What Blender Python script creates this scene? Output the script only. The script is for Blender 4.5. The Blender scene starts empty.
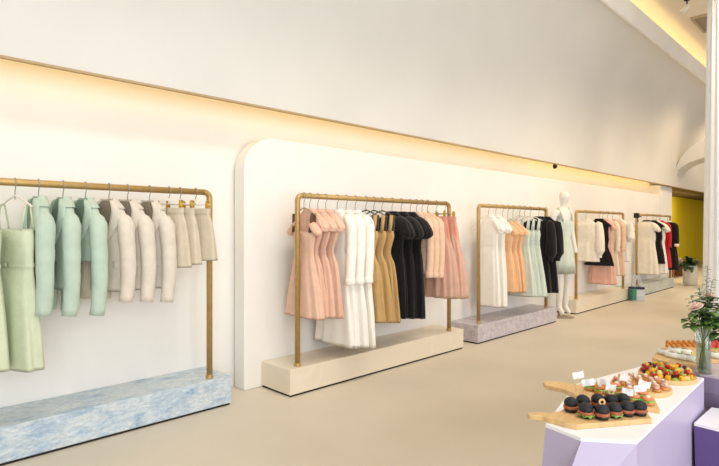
import bpy, math, random
from math import sin, cos, pi
random.seed(7)
C = bpy.context.scene.collection
S = bpy.context.scene
PI = pi
# ---------------------------------------------------------------- camera geometry (wall runs along +X, its face looks to -Y)
FOC, HX, HY, H = 520.0, 887.0, 228.0, 1.5
A = math.atan2(HX-360, FOC)
F = (cos(A), sin(A)); R = (sin(A), -cos(A))
def cw(r, D, z=0.0): return (F[0]*D+R[0]*r, F[1]*D+R[1]*r, z)          # right / depth -> world
def onz(px, py, z):                                                      # point of a horizontal level seen at px, py
    D = FOC*(H-z)/(py-HY); return cw((px-360)/FOC*D, D, z)
def xat(px, Y):
    u = (px-360)/FOC
    return Y*(F[0]+R[0]*u)/(F[1]+R[1]*u)
def depth(X, Y): return X*F[0]+Y*F[1]
def zat(py, X, Y): return H+(HY-py)/FOC*depth(X, Y)

# ---------------------------------------------------------------- materials
def lin(c):
    c = c.lstrip('#'); v = [int(c[i:i+2], 16)/255 for i in (0, 2, 4)]
    return tuple(x/12.92 if x <= .04045 else ((x+.055)/1.055)**2.4 for x in v)+(1,)
MATS = {}
def mat(name, col, rough=.7, metal=0., var=.06, scale=8., bump=0., bscale=60., sheen=0., spec=.5, stretch=None, alpha=1., trans=0., ior=1.45):
    if name in MATS: return MATS[name]
    m = bpy.data.materials.new(name); m.use_nodes = True
    nt = m.node_tree; b = nt.nodes['Principled BSDF']; L = nt.links
    c = lin(col)
    b.inputs['Base Color'].default_value = c
    b.inputs['Roughness'].default_value = rough; b.inputs['Metallic'].default_value = metal
    b.inputs['Specular IOR Level'].default_value = spec
    b.inputs['Alpha'].default_value = alpha
    b.inputs['Transmission Weight'].default_value = trans; b.inputs['IOR'].default_value = ior
    if sheen: b.inputs['Sheen Weight'].default_value = sheen
    tc = nt.nodes.new('ShaderNodeTexCoord'); mp = nt.nodes.new('ShaderNodeMapping')
    L.new(tc.outputs['Object'], mp.inputs['Vector'])
    if stretch: mp.inputs['Scale'].default_value = stretch
    if var:
        n = nt.nodes.new('ShaderNodeTexNoise'); n.inputs['Scale'].default_value = scale; n.inputs['Detail'].default_value = 4
        L.new(mp.outputs['Vector'], n.inputs['Vector'])
        r = nt.nodes.new('ShaderNodeValToRGB')
        r.color_ramp.elements[0].position = .3; r.color_ramp.elements[1].position = .7
        r.color_ramp.elements[0].color = tuple(max(0, x*(1-var)) for x in c[:3])+(1,)
        r.color_ramp.elements[1].color = tuple(min(1, x*(1+var)) for x in c[:3])+(1,)
        L.new(n.outputs['Fac'], r.inputs['Fac']); L.new(r.outputs['Color'], b.inputs['Base Color'])
    if bump:
        n2 = nt.nodes.new('ShaderNodeTexNoise'); n2.inputs['Scale'].default_value = bscale; n2.inputs['Detail'].default_value = 3
        L.new(mp.outputs['Vector'], n2.inputs['Vector'])
        bp = nt.nodes.new('ShaderNodeBump'); bp.inputs['Strength'].default_value = bump; bp.inputs['Distance'].default_value = .01
        L.new(n2.outputs['Fac'], bp.inputs['Height']); L.new(bp.outputs['Normal'], b.inputs['Normal'])
    MATS[name] = m; return m
def fabric(name, col, **k):
    a = dict(rough=.85, var=.05, scale=14, bump=.25, bscale=45, sheen=.15, spec=.2); a.update(k)
    return mat(name, col, **a)
def glow(name, col, s):
    m = bpy.data.materials.new(name); m.use_nodes = True; nt = m.node_tree; nt.nodes.clear()
    e = nt.nodes.new('ShaderNodeEmission'); o = nt.nodes.new('ShaderNodeOutputMaterial')
    e.inputs['Color'].default_value = lin(col); e.inputs['Strength'].default_value = s
    nt.links.new(e.outputs[0], o.inputs[0]); return m
def stone(name, cols, scale, rough=.35, stretch=(1, 1, 1), chips=True):
    m = bpy.data.materials.new(name); m.use_nodes = True; nt = m.node_tree; L = nt.links; b = nt.nodes['Principled BSDF']
    b.inputs['Roughness'].default_value = rough
    tc = nt.nodes.new('ShaderNodeTexCoord'); mp = nt.nodes.new('ShaderNodeMapping'); mp.inputs['Scale'].default_value = stretch
    L.new(tc.outputs['Object'], mp.inputs['Vector'])
    n = nt.nodes.new('ShaderNodeTexNoise'); n.inputs['Scale'].default_value = scale; n.inputs['Detail'].default_value = 7; n.inputs['Roughness'].default_value = .72
    n.inputs['Distortion'].default_value = .6
    L.new(mp.outputs['Vector'], n.inputs['Vector'])
    r = nt.nodes.new('ShaderNodeValToRGB'); e = r.color_ramp.elements
    k = len(cols)
    e[0].position = .3; e[0].color = lin(cols[0]); e[1].position = .7; e[1].color = lin(cols[-1])
    for i in range(1, k-1):
        x = e.new(.3+.4*i/(k-1)); x.color = lin(cols[i])
    L.new(n.outputs['Fac'], r.inputs['Fac'])
    out = r.outputs['Color']
    if chips:
        v = nt.nodes.new('ShaderNodeTexVoronoi'); v.inputs['Scale'].default_value = scale*6
        L.new(mp.outputs['Vector'], v.inputs['Vector'])
        sh = nt.nodes.new('ShaderNodeSeparateColor'); L.new(v.outputs['Color'], sh.inputs[0])
        r2 = nt.nodes.new('ShaderNodeValToRGB'); f = r2.color_ramp.elements
        f[0].position = .0; f[0].color = (.72, .72, .75, 1); f[1].position = 1; f[1].color = (1.1, 1.1, 1.1, 1)
        L.new(sh.outputs[0], r2.inputs['Fac'])
        mx = nt.nodes.new('ShaderNodeMix'); mx.data_type = 'RGBA'; mx.blend_type = 'MULTIPLY'; mx.inputs[0].default_value = .55
        L.new(out, mx.inputs[6]); L.new(r2.outputs['Color'], mx.inputs[7]); out = mx.outputs[2]
    L.new(out, b.inputs['Base Color'])
    MATS[name] = m; return m

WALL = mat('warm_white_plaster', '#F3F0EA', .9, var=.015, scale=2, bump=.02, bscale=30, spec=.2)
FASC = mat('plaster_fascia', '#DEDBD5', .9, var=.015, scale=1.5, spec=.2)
CEIL = mat('ceiling_paint', '#EFE4D2', .9, var=.01, spec=.2)
YEL = mat('yellow_paint', '#D3B412', .8, var=.03, scale=1.2, spec=.2)
FLOOR = mat('beige_microcement', '#DAD0BE', .45, var=.05, scale=1.1, bump=.02, bscale=15, spec=.35)
BRASS = mat('brushed_brass', '#BA9A60', .42, metal=.45, var=.08, scale=30)
WIRE = mat('steel_wire', '#A8A196', .4, metal=.5, var=0)
GOLDCLIP = mat('gold_clip', '#C9A13C', .3, metal=.7, var=0)
GAPSHADE = mat('recess_shade', '#2A2620', .8, var=0)  # near-black colour stands in for the shadow gap under the plinths
BLUESTONE = stone('blue_terrazzo', ['#88A4C4', '#A9BFD2', '#C4D2DB', '#D6DEE0', '#A4BACF'], 10, stretch=(.6, 1, 1.4))
CREAMSTONE = stone('cream_travertine', ['#E4D5BB', '#EBDEC8', '#E9DCC6', '#EFE4D2'], 2.2, chips=False)
LILACSTONE = stone('lilac_terrazzo', ['#A39AA8', '#BDB4BE', '#CBC3C8', '#D6CFD0', '#B4ACBA'], 13)
ICESTONE = stone('ice_blue_terrazzo', ['#AEBDB9', '#C4CECA', '#D2D8D2', '#BCCAC8'], 5)
WHITE = mat('white_lacquer', '#F6F4F6', .35, var=.01)
LILAC = mat('lilac_lacquer', '#BCB0CC', .4, var=.03, scale=3)
PURPLE = mat('purple_lacquer', '#65518A', .3, var=.04, scale=3)
MAUVE = mat('mauve_lacquer', '#8D7F9C', .35, var=.03, scale=3)
COLW = mat('column_white', '#F4F8FF', .6, var=.02)
OAK = mat('light_oak_board', '#DCB67E', .5, var=.12, scale=9, stretch=(1, 6, 1))
MANN = mat('mannequin_white', '#EFE9E2', .45, var=.01)

# ---------------------------------------------------------------- mesh building
class MB:
    def __init__(s): s.v = []; s.f = []
    def add(s, vs, fs):
        o = len(s.v); s.v += [tuple(p) for p in vs]; s.f += [tuple(i+o for i in f) for f in fs]; return s
    def loft(s, rings, caps=(True, True), closed=True):
        n = len(rings[0]); vs = [p for r in rings for p in r]; fs = []
        for i in range(len(rings)-1):
            for j in range(n if closed else n-1):
                k = (j+1) % n
                fs.append((i*n+j, i*n+k, (i+1)*n+k, (i+1)*n+j))
        if caps[0]: fs.append(tuple(reversed(range(n))))
        if caps[1]: fs.append(tuple((len(rings)-1)*n+j for j in range(n)))
        return s.add(vs, fs)
    def box(s, x0, x1, y0, y1, z0, z1):
        v = [(x, y, z) for z in (z0, z1) for x, y in ((x0, y0), (x1, y0), (x1, y1), (x0, y1))]
        return s.add(v, [(3, 2, 1, 0), (4, 5, 6, 7), (0, 1, 5, 4), (1, 2, 6, 5), (2, 3, 7, 6), (3, 0, 4, 7)])
    def prism(s, poly, z0, z1):
        return s.loft([[(p[0], p[1], z0) for p in poly], [(p[0], p[1], z1) for p in poly]])
    def tube(s, pts, rad, n=12, caps=(True, True), ell=1., wr=0., up=(0, 0, 1)):
        def sub(a, b): return (a[0]-b[0], a[1]-b[1], a[2]-b[2])
        def nrm(a):
            l = math.sqrt(sum(c*c for c in a)) or 1; return (a[0]/l, a[1]/l, a[2]/l)
        def crs(a, b): return (a[1]*b[2]-a[2]*b[1], a[2]*b[0]-a[0]*b[2], a[0]*b[1]-a[1]*b[0])
        rings = []; prev = None
        for i, p in enumerate(pts):
            t = nrm(sub(pts[min(i+1, len(pts)-1)], pts[max(i-1, 0)]))
            if prev is None:
                u0 = (1, 0, 0) if abs(t[0]) < .8 else (0, 1, 0)
            else: u0 = prev
            d = sum(a*b for a, b in zip(u0, t)); u = nrm(tuple(a-d*b for a, b in zip(u0, t))); prev = u
            w = crs(t, u); r = rad[i] if isinstance(rad, (list, tuple)) else rad
            ring = []
            for j in range(n):
                a = 2*PI*j/n; q = r*(1+wr*(sin(3*a+i*1.7)+.6*sin(5*a-i*.9)))
                ring.append(tuple(p[k]+u[k]*cos(a)*q+w[k]*sin(a)*q*ell for k in range(3)))
            rings.append(ring)
        return s.loft(rings, caps)
    def lathe(s, prof, n=24, c=(0, 0, 0), mod=None):
        rings = [[(c[0]+r*(mod(2*PI*j/n, i) if mod else 1)*cos(2*PI*j/n), c[1]+r*(mod(2*PI*j/n, i) if mod else 1)*sin(2*PI*j/n), c[2]+z) for j in range(n)] for i, (r, z) in enumerate(prof)]
        return s.loft(rings)
    def ball(s, c, rx, ry, rz, n=12, m=8, f=None):
        rings = []
        for i in range(m+1):
            t = -PI/2+PI*i/m; q = max(cos(t), .02); ring = []
            for j in range(n):
                a = 2*PI*j/n; k = f(a, t) if f else 1
                ring.append((c[0]+rx*q*cos(a)*k, c[1]+ry*q*sin(a)*k, c[2]+rz*sin(t)*k))
            rings.append(ring)
        return s.loft(rings)
    def build(s, name, m, parent=None, smooth=True, bevel=0., loc=None):
        me = bpy.data.meshes.new(name); me.from_pydata(s.v, [], s.f); me.update()
        if smooth:
            for p in me.polygons: p.use_smooth = True
        me.materials.append(m)
        o = bpy.data.objects.new(name, me); C.objects.link(o)
        if parent: o.parent = parent
        if loc: o.location = loc
        if bevel:
            b = o.modifiers.new('bevel', 'BEVEL'); b.width = bevel; b.segments = 3; b.limit_method = 'ANGLE'
        if smooth and bevel:
            w = o.modifiers.new('wn', 'WEIGHTED_NORMAL')
        return o
def tag(o, label, cat, group=None, kind=None):
    o['label'] = label; o['category'] = cat
    if group: o['group'] = group
    if kind: o['kind'] = kind
    return o
def thing(name, label, cat, loc=(0, 0, 0), rz=0., group=None):
    o = bpy.data.objects.new(name, None); C.objects.link(o); o.location = loc; o.rotation_euler = (0, 0, rz)
    o.empty_display_size = .05
    return tag(o, label, cat, group)
def struct(o, label=None, cat=None):
    o['kind'] = 'structure'
    if label: o['label'] = label
    if cat: o['category'] = cat
    return o
def copy_tree(o, parent=None):
    c = o.copy(); C.objects.link(c); c.parent = parent
    for ch in list(o.children): copy_tree(ch, c)
    return c

# ---------------------------------------------------------------- the room
XL, XR = -2.0, 26.0
YW, YP, YF = 4.35, 4.15, 4.0
struct(MB().box(XL-4, XR, -6, 6.2, -.1, 0).build('floor', FLOOR, smooth=False), 'beige smooth microcement shop floor', 'floor')
struct(MB().box(XL, 15.9, YW, YW+.2, 0, 2.9).build('wall_back', WALL, smooth=False), 'white plaster wall behind the clothes racks', 'wall')
# raised wall panel with a rounded upper left corner
R0 = .33; ZT = 2.36; X0 = 2.6
poly = [(15.0, 0), (15.0, ZT)] + [(X0+R0-R0*sin(t), ZT-R0+R0*cos(t)) for t in [PI/2*i/14 for i in range(15)]] + [(X0, 0)]
m = MB().loft([[(x, YP, z) for x, z in poly], [(x, YW-.03, z) for x, z in poly]])
m.loft([[(2.66, YW-.04, 0), (14.95, YW-.04, 0), (14.95, YW-.04, ZT-.09), (2.85, YW-.04, ZT-.09), (2.66, YW-.04, ZT-.3)], [(2.66, YW, 0), (14.95, YW, 0), (14.95, YW, ZT-.09), (2.85, YW, ZT-.09), (2.66, YW, ZT-.3)]])
struct(m.build('wall_panel', WALL, smooth=False, bevel=.012), 'raised white wall panel with rounded corner', 'wall panel')
# skirting of the panel
# upper wall: vertical, then curving over to the high ceiling; a light slot below it
prof = [(YF, 2.61), (YF, 3.0)] + [(3.1+.9*cos(t), 3.0+2.03*sin(t)) for t in [PI/2*i/24 for i in range(1, 25)]]
out = [(YF+.03, 2.61)] + [(YF+.03, 3.0), (YF+.03, 5.5)]
ring = lambda X: [(X, y, z) for y, z in prof+[(3.12, 5.06), (YF+.03, 5.06)]]
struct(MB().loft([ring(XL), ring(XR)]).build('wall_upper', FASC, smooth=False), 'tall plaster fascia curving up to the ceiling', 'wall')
ob = bpy.data.objects['wall_upper']
for p in ob.data.polygons: p.use_smooth = abs(p.normal.x) < .5
mw = ob.modifiers.new('wn', 'WEIGHTED_NORMAL')
struct(MB().box(XL, 15.9, YF+.03, YW+.2, 2.86, 2.9).build('trim_1', FASC, smooth=False), 'top of the light slot above the racks', 'trim')
# upper cove lip and ceiling
lip = [(3.08, 5.02), (3.08, 5.385), (3.12, 5.385), (3.12, 5.02)]
struct(MB().loft([[(XL, y, z) for y, z in lip], [(XR, y, z) for y, z in lip]]).build('trim_2', WALL, smooth=False), 'upright lip of the ceiling cove', 'trim')
struct(MB().box(XL, XR, 3.6, 4.0, 5.2, 5.8).build('trim_5', CEIL, smooth=False), 'back of the ceiling cove', 'trim')
struct(MB().box(XL, XR, YF-.006, YF+.03, 2.596, 2.612).build('trim_4', mat('edge_tan', '#B79B72', .6), smooth=False), 'thin tan edge along the bottom of the fascia', 'trim')
struct(MB().box(XL, XR, -3.4, 4.0, 5.65, 5.8).build('ceiling', CEIL, smooth=False), 'high warm white ceiling', 'ceiling')
# LED strips (thin real light lines in both coves)
t = tag(MB().box(XL, 8.0, 4.12, 4.15, 2.685, 2.725).build('cove_light', glow('led_warm', '#FFD078', 3.6), smooth=False), 'hidden warm LED line above the near racks', 'light strip', 'cove lights over the racks')
t = tag(MB().box(8.05, 14.9, 4.12, 4.15, 2.685, 2.725).build('cove_light', glow('led_warm_far', '#FFCF70', 5), smooth=False), 'hidden warm LED line above the far racks', 'light strip', 'cove lights over the racks')
tag(MB().box(1.0, XR-2, 3.14, 3.18, 5.30, 5.33).build('ceiling_cove_light', glow('led_ceiling', '#FFE0A0', 9), smooth=False), 'warm LED line in the cove along the ceiling edge', 'light strip')
# end pier, recess with yellow wall
struct(MB().box(14.95, 15.95, 4.1, 6.0, 0, 2.61).build('wall_pier', WALL, smooth=False, bevel=.01), 'white pier ending the rack wall', 'wall')
struct(MB().box(15.9, XR, 5.3, 5.5, 0, 2.75).build('wall_yellow', YEL, smooth=False), 'bright yellow wall in the far recess', 'wall')
struct(MB().box(15.9, XR, YF+.03, 5.5, 2.61, 2.8).build('trim_3', mat('dark_bronze', '#5A4326', .6), smooth=False), 'dark soffit over the yellow recess', 'trim')
# arch wall across the far end
def arch_ring(X):
    return [(X, 2.75+1.22*cos(a), 2.88+.98*sin(a)) for a in [PI*i/40 for i in range(41)]]
mb = MB()
for sx in (0, 1): pass
def arch_sec(a, X): 
    return [(X, 2.75+1.27*cos(a), 2.95+.99*sin(a)), (X, 2.75+1.24*cos(a), 2.95+.445*sin(a))]
mb.loft([[arch_sec(a, 15.95)[0], arch_sec(a, 16.75)[0], arch_sec(a, 16.75)[1], arch_sec(a, 15.95)[1]] for a in [PI*i/48 for i in range(49)]])
mb.box(15.95, 16.75, .9, 1.53, 0, 2.96)
struct(mb.build('wall_arch', FASC, smooth=False), 'arched cross wall at the far end', 'wall')
struct(MB().box(25.8, XR, -6, 6, 0, 5.45).build('wall_end', FASC, smooth=False), 'far end wall beyond the arch', 'wall')

# fluted column by the flower table
cx, cy, _ = cw((725-360)/FOC*8.0, 8.0)
def column():
    rt = thing('fluted_column', 'pale blue-white fluted column at the right edge behind the flowers', 'column', (cx, cy, 0))
    n = 160; rings = []
    for z in [0.12]+[.12+4.98*i/12 for i in range(1, 13)]+[5.1]:
        r = .30-.075*(z/5.2)
        rings.append([((r-.010*(1+cos(16*2*PI*j/n)))*cos(2*PI*j/n), (r-.010*(1+cos(16*2*PI*j/n)))*sin(2*PI*j/n), z) for j in range(n)])
    MB().loft(rings).build('shaft', COLW, rt)
    MB().lathe([(.37, 0), (.37, .06), (.34, .09), (.31, .12)], 40).build('plinth', COLW, rt, bevel=.004)
    MB().lathe([(.22, 5.1), (.27, 5.18), (.29, 5.2), (.29, 5.65)], 40).build('capital', COLW, rt)
column()

# ---------------------------------------------------------------- ceiling fittings
vx, vy, _ = onz(708, 22, 5.65)
v = thing('ceiling_vent', 'slatted dark grey air vent in the ceiling by the column', 'vent', (vx, vy, 5.65))
MB().box(-.5, .5, -.16, .16, -.02, 0).build('backing', mat('vent_dark', '#4A4038', .7), v, smooth=False)
f = MB(); f.box(-.52, .52, -.19, -.15, -.04, 0); f.box(-.52, .52, .15, .19, -.04, 0); f.box(-.52, -.48, -.15, .15, -.04, 0); f.box(.48, .52, -.15, .15, -.04, 0)
f.build('frame', mat('vent_frame', '#B9A68A', .6), v, smooth=False)
for i in range(12):
    MB().box(-.45+.08*i-.012, -.45+.08*i+.012, -.15, .15, -.035, -.02).build('slat', MATS['vent_frame'], v, smooth=False)
def spot_fixture(x, y, label, tilt):
    s = thing('spotlight', label, 'spotlight', (x, y, 5.65), 0, 'ceiling spotlights')
    MB().lathe([(.05, -.02), (.05, 0)], 20).build('mount', mat('mount_dark', '#3A332C', .5), s)
    MB().tube([(0, 0, -.02), (0, 0, -.12)], .012, 8).build('stem', MATS['mount_dark'], s)
    o = MB().lathe([(.03, .02), (.05, 0), (.05, -.16), (.042, -.16), (.035, -.12)], 20).build('lamp_head', mat('lamp_white', '#F3EEE6', .4), s)
    o.location = (0, 0, -.12); o.rotation_euler = tilt
sx, sy, _ = onz(687, 2, 5.6)
spot_fixture(sx, sy, 'white ceiling spotlight on a dark mount near the vent', (.5, .3, 0))
sx2, sy2, _ = onz(680, -9, 5.2)
# small black camera under the fascia
X = xat(553.5, YF); Z = zat(166.5, X, YF)
k = thing('security_camera', 'small black dome camera on the lower edge of the fascia', 'camera', (X, YF-.006, Z))
MB().lathe([(.042, 0), (.042, .02)], 20).build('mount', mat('black_plastic', '#15130F', .4), k).rotation_euler = (PI/2, 0, 0)
MB().ball((0, -.025, 0), .036, .035, .036, 16, 10).build('dome', MATS['black_plastic'], k)

# ---------------------------------------------------------------- plinths and racks
def plinth(x0, x1, yf, yb, m, label, ht=.245):
    p = thing('display_plinth', label, 'plinth', ((x0+x1)/2, (yf+yb)/2, 0), 0, 'long plinths under the racks')
    w, d = (x1-x0)/2, (yb-yf)/2
    MB().box(-w, w, -d, d, .018, ht).build('block', m, p, smooth=False, bevel=.006)
    MB().box(-w+.012, w-.012, -d+.012, d-.002, 0, .018).build('recessed_foot', GAPSHADE, p, smooth=False)
RT = .0245
def rack(x0, x1, y, zb, zr, label, r=RT, extra=None):
    k = thing('garment_rack', label, 'clothes rack', ((x0+x1)/2, y, zb), 0, 'brass garment racks')
    hw = (x1-x0)/2; hh = zr-zb; c = .05
    MB().tube([(-hw+c, 0, hh), (hw-c, 0, hh)], r, 16).build('rail', BRASS, k)
    for sg in (-1, 1):
        e = [(sg*(hw-c+c*sin(a)), 0, hh-c+c*cos(a)) for a in [PI/2*i/8 for i in range(9)]]
        MB().tube(e+[(sg*hw, 0, .01)], r, 16).build('post', BRASS, k)
        fl = MB().lathe([(r+.008, 0), (r+.008, .008), (r+.004, .014), (r+.002, .03)], 20).build('flange', BRASS, k); fl.location = (sg*hw, 0, 0)
    return k
plinth(-.35, 2.325, 3.91, 4.348, BLUESTONE, 'long blue marbled plinth at the left of the picture')
plinth(2.785, 5.46, 3.70, 4.148, CREAMSTONE, 'long cream stone plinth in the middle of the picture')
plinth(5.785, 8.06, 3.70, 4.148, LILACSTONE, 'lilac grey terrazzo plinth beside the mannequin')
plinth(9.0, 11.69, 3.78, 4.148, CREAMSTONE, 'cream plinth beyond the mannequin, under the fourth rack')
plinth(11.85, 14.9, 3.78, 4.148, ICESTONE, 'pale icy blue plinth furthest away by the pier')
YR = {1: 3.985, 2: 3.77, 3: 3.78, 4: 3.84, 5: 3.84}
ZR = 1.797
rack(-.18, xat(209.5, YR[1]), YR[1], .245, ZR, 'brass rack of green and beige tailoring on the blue plinth')
rack(xat(297.5, YR[2]), xat(449, YR[2]), YR[2], .245, ZR, 'brass rack on the middle cream plinth with pink to black dresses')
rack(xat(478.5, YR[3]), xat(546, YR[3]), YR[3], .245, ZR, 'brass rack on the lilac plinth left of the mannequin')
rack(xat(576, YR[4]), xat(623, YR[4]), YR[4], .245, ZR, 'brass rack just right of the mannequin')
rack(xat(636.5, YR[5]), 14.78, YR[5], .245, ZR, 'furthest brass rack, on the icy blue plinth')

# ---------------------------------------------------------------- garments
# local frame: x along the rail (front of the garment looks to -x), -y to the room, z = 0 at the neck
def herm(tab, z):
    n = len(tab)
    if z >= tab[0][0]: return tab[0][1:]
    if z <= tab[-1][0]: return tab[-1][1:]
    for i in range(n-1):
        if tab[i][0] >= z >= tab[i+1][0]:
            h = tab[i+1][0]-tab[i][0]; u = (z-tab[i][0])/h; o = []
            for k in range(1, len(tab[0])):
                p0, p1 = tab[i][k], tab[i+1][k]
                d0 = (tab[i+1][k]-tab[i-1][k])/(tab[i+1][0]-tab[i-1][0])*h if i > 0 else p1-p0
                d1 = (tab[i+2][k]-tab[i][k])/(tab[i+2][0]-tab[i][0])*h if i+2 < n else p1-p0
                if (p1-p0)*d0 <= 0: d0 = 0
                if (p1-p0)*d1 <= 0: d1 = 0
                u2, u3 = u*u, u*u*u
                o.append((2*u3-3*u2+1)*p0+(u3-2*u2+u)*d0+(-2*u3+3*u2)*p1+(u3-u2)*d1)
            return o
class Shell:
    def __init__(s, tab, nf=9, seed=0, ex=.85):
        s.tab = tab; s.nf = nf; s.ex = ex
        rnd = random.Random(seed); s.p = [rnd.uniform(0, 6.28) for _ in range(4)]
    def pt(s, a, z, off=0.):
        w, t, am = herm(s.tab, z)
        fo = .6*sin(s.nf*a+s.p[0]+.9*sin(2*z+s.p[3]))+.4*sin((s.nf*1.0+4)*a+s.p[1])*1. + .25*sin(3*a+s.p[2]+6*z)
        ca, sa = cos(a), sin(a)
        q = lambda v: math.copysign(abs(v)**s.ex, v)
        return (-(t*(1+am*1.5*fo)+off)*q(ca), -(w*(1+am*.7*fo)+off)*q(sa), z)
    def body(s, rings=30, n=64, z0=None, z1=None, frill=0.):
        z0 = s.tab[0][0] if z0 is None else z0; z1 = s.tab[-1][0] if z1 is None else z1
        rg = []
        for i in range(rings+1):
            z = z0+(z1-z0)*i/rings
            rg.append([s.pt(2*PI*j/n, z) for j in range(n)])
        # turned-in hem and neck, so the cloth has an edge
        inn = [tuple((p[0]*.9, p[1]*.97, p[2]+.03)) for p in rg[-1]]
        top = [tuple((p[0]*.8, p[1]*.9, p[2]-.03)) for p in rg[0]]
        return MB().loft([top]+rg+[inn], caps=(True, True))
    def patch(s, fa, z0, z1, off=.006, nz=12, na=6):
        mb = MB(); rows = []
        for i in range(nz+1):
            z = z0+(z1-z0)*i/nz; a0, a1 = fa(i/nz)
            row = [s.pt(a0, z, 0)]+[s.pt(a0+(a1-a0)*j/na, z, off) for j in range(na+1)]+[s.pt(a1, z, 0)]
            rows.append(row)
        return mb.loft(rows, caps=(False, False), closed=False)
def sleeve(side, y0, z0, L, r0, r1, fwd=.02, out=.03, seed=0, n=16, sl=1.):
    # tapering arm of cloth: slopes off the shoulder, then hangs
    N = 14
    pts = [(0, side*(y0-.085*sl), z0+.048*sl), (0, side*(y0-.055*sl), z0+.028*sl), (0, side*(y0-.025), z0+.004), (0, side*(y0-.005), z0-.03)]
    rad = [r0*.35, r0*.72, r0*.92, r0]
    for i in range(1, N+1):
        u = i/N
        pts.append((-fwd*u*u*1.4+.005*sin(5*u+seed), side*(y0+out*sin(u*PI*.6)), z0-.03-(L-.03)*u))
        rad.append(r0+(r1-r0)*u)
    return MB().tube(pts, rad, n, wr=.03)
def puff(side, y0, r, seed=0, L=.17):
    # gathered bell of cloth drooping off the shoulder
    rnd = random.Random(seed); p = rnd.uniform(0, 6); rg = []
    prof = [(0, .3), (.06, .62), (.16, .86), (.3, 1.0), (.48, 1.08), (.66, 1.08), (.8, .98), (.9, .8), (.97, .6), (1, .52)]
    for u, k in prof:
        cy_ = side*(y0-.055+.075*min(1, u*1.3)); z = -.035-L*u; ring = []
        for j in range(40):
            a = 2*PI*j/40; q = r*k*(1+(.05+.05*u)*sin(9*a+p)+.03*sin(4*a+p+3*u))
            ring.append((q*.66*cos(a), cy_+q*.82*sin(a), z-side*.22*q*sin(a)))
        rg.append(ring)
    return MB().loft(rg)
ZN = 1.66
HANG = []
def hanger(X, Yr, zn, rz, m, label, clips=False, span=.19, r=.0065, inside=True):
    hmn = 'clip_hanger' if clips else 'clothes_hanger'
    k = thing(hmn, label, 'hanger', (X, Yr, zn), 0, 'hangers on the brass rails')
    hz = ZR-zn; R_ = RT+.005
    pts = [(0, R_*cos(a), hz+R_*sin(a)) for a in [-.3+(PI+.3)*i/14 for i in range(15)]]
    pts += [(0, -R_*.9, hz-.02), (0, -.006, hz-.045), (0, 0, hz-.06), (0, 0, .0)]
    MB().tube(pts, .0032, 8).build('hook', WIRE, k)
    if clips:
        b = MB().tube([(0, -span, .0), (0, span, .0)], r*.8, 8).build('bar', m, k); b.rotation_euler = (0, 0, rz)
        MB().tube([(0, 0, .0), (0, 0, .045)], .008, 8).build('collar', m, k)
        for sg in (-1, 1):
            c = MB(); c.box(-.012, .012, sg*.12-.014, sg*.12+.014, -.055, .012); c.box(-.02, .02, sg*.12-.006, sg*.12+.006, -.02, .03)
            o = c.build('clip', GOLDCLIP, k, smooth=False, bevel=.002); o.rotation_euler = (0, 0, rz)
    else:
        if inside: span = .15
        ar = [(0, y, (.008-.14*(abs(y)/span)**1.25) if inside else .025-.075*(abs(y)/span)**1.25) for y in [span*(i/8-1) for i in range(17)]]
        b = MB().tube(ar, r, 8).build('shoulder_bar', m, k); b.rotation_euler = (0, 0, rz)
    return k
HWHITE = mat('hanger_white', '#E6E0D6', .4, var=0)
HGREY = mat('hanger_grey', '#55504A', .45, var=0)
HCLEAR = mat('hanger_gold', '#B9A179', .35, metal=.5, var=0)
PER = {}
def group_name(r): return {1: 'clothes on the blue plinth rack', 2: 'clothes on the middle rack', 3: 'clothes on the lilac plinth rack', 4: 'clothes on the rack after the mannequin', 5: 'clothes on the furthest rack'}[r]
CNT = [0]
def place(name, label, cat, r, X, rz, zn, hm, short, clips=False, span=.19, inside=True):
    hanger(X, YR[r], zn, rz, hm, short, clips, span, inside=inside)
    return thing(name, label, cat, (X, YR[r], zn), rz, group_name(r))
def seed():
    CNT[0] += 1; return CNT[0]*13+1

def blazer(r, X, m, mi, label, hl, L, SL, rz=0, zn=ZN, hm=HGREY, w=.185, t=.05, cat='blazer', name='blazer', buttons=2, sr=.066, pocket=True, lap=.30):
    g = place(name, label, cat, r, X, rz, zn, hm, hl); sd = seed()
    tab = [(.015, .055, .034, 0), (-.015, .10, .045, 0), (-.06, .145, .048, .0), (-.11, w-.015, t, .01), (-.17, w, t, .01), (-.28, w-.008, t, .02), (-.6*L-.05, w-.02, t*.95, .03), (-L, w-.005, t*1.05, .05)]
    s = Shell(tab, 7, sd)
    s.body(26, 56).build('body', m, g)
    # lining glimpse and lapels
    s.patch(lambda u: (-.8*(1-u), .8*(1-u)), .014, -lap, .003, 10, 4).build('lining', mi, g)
    for sg in (1, -1):
        s.patch(lambda u, sg=sg: (sg*(.72*(1-u)+.01), sg*((.72*(1-u)+.02)+(.55 if u < .5 else .55*(1-u)/.5+.02))), .012, -lap, .02, 14, 4).build('lapel', m, g)
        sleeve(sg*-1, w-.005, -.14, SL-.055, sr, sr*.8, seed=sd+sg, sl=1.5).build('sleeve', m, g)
    s.patch(lambda u: (1.2-.25*u, 2*PI-1.2+.25*u), .03, -.045, .013, 4, 20).build('collar', m, g)
    if pocket:
        for sg in (1, -1):
            s.patch(lambda u, sg=sg: (sg*.55, sg*1.15), -L*.66, -L*.66-.045, .008, 2, 4).build('pocket_flap', m, g)
    for i in range(buttons):
        p = s.pt(.03, -lap-.03-.09*i, .004)
        b = MB().lathe([(.011, -.003), (.011, .003), (.006, .005)], 12).build('button', mi, g); b.location = p; b.rotation_euler = (0, -PI/2, 0)
    return g
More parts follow.
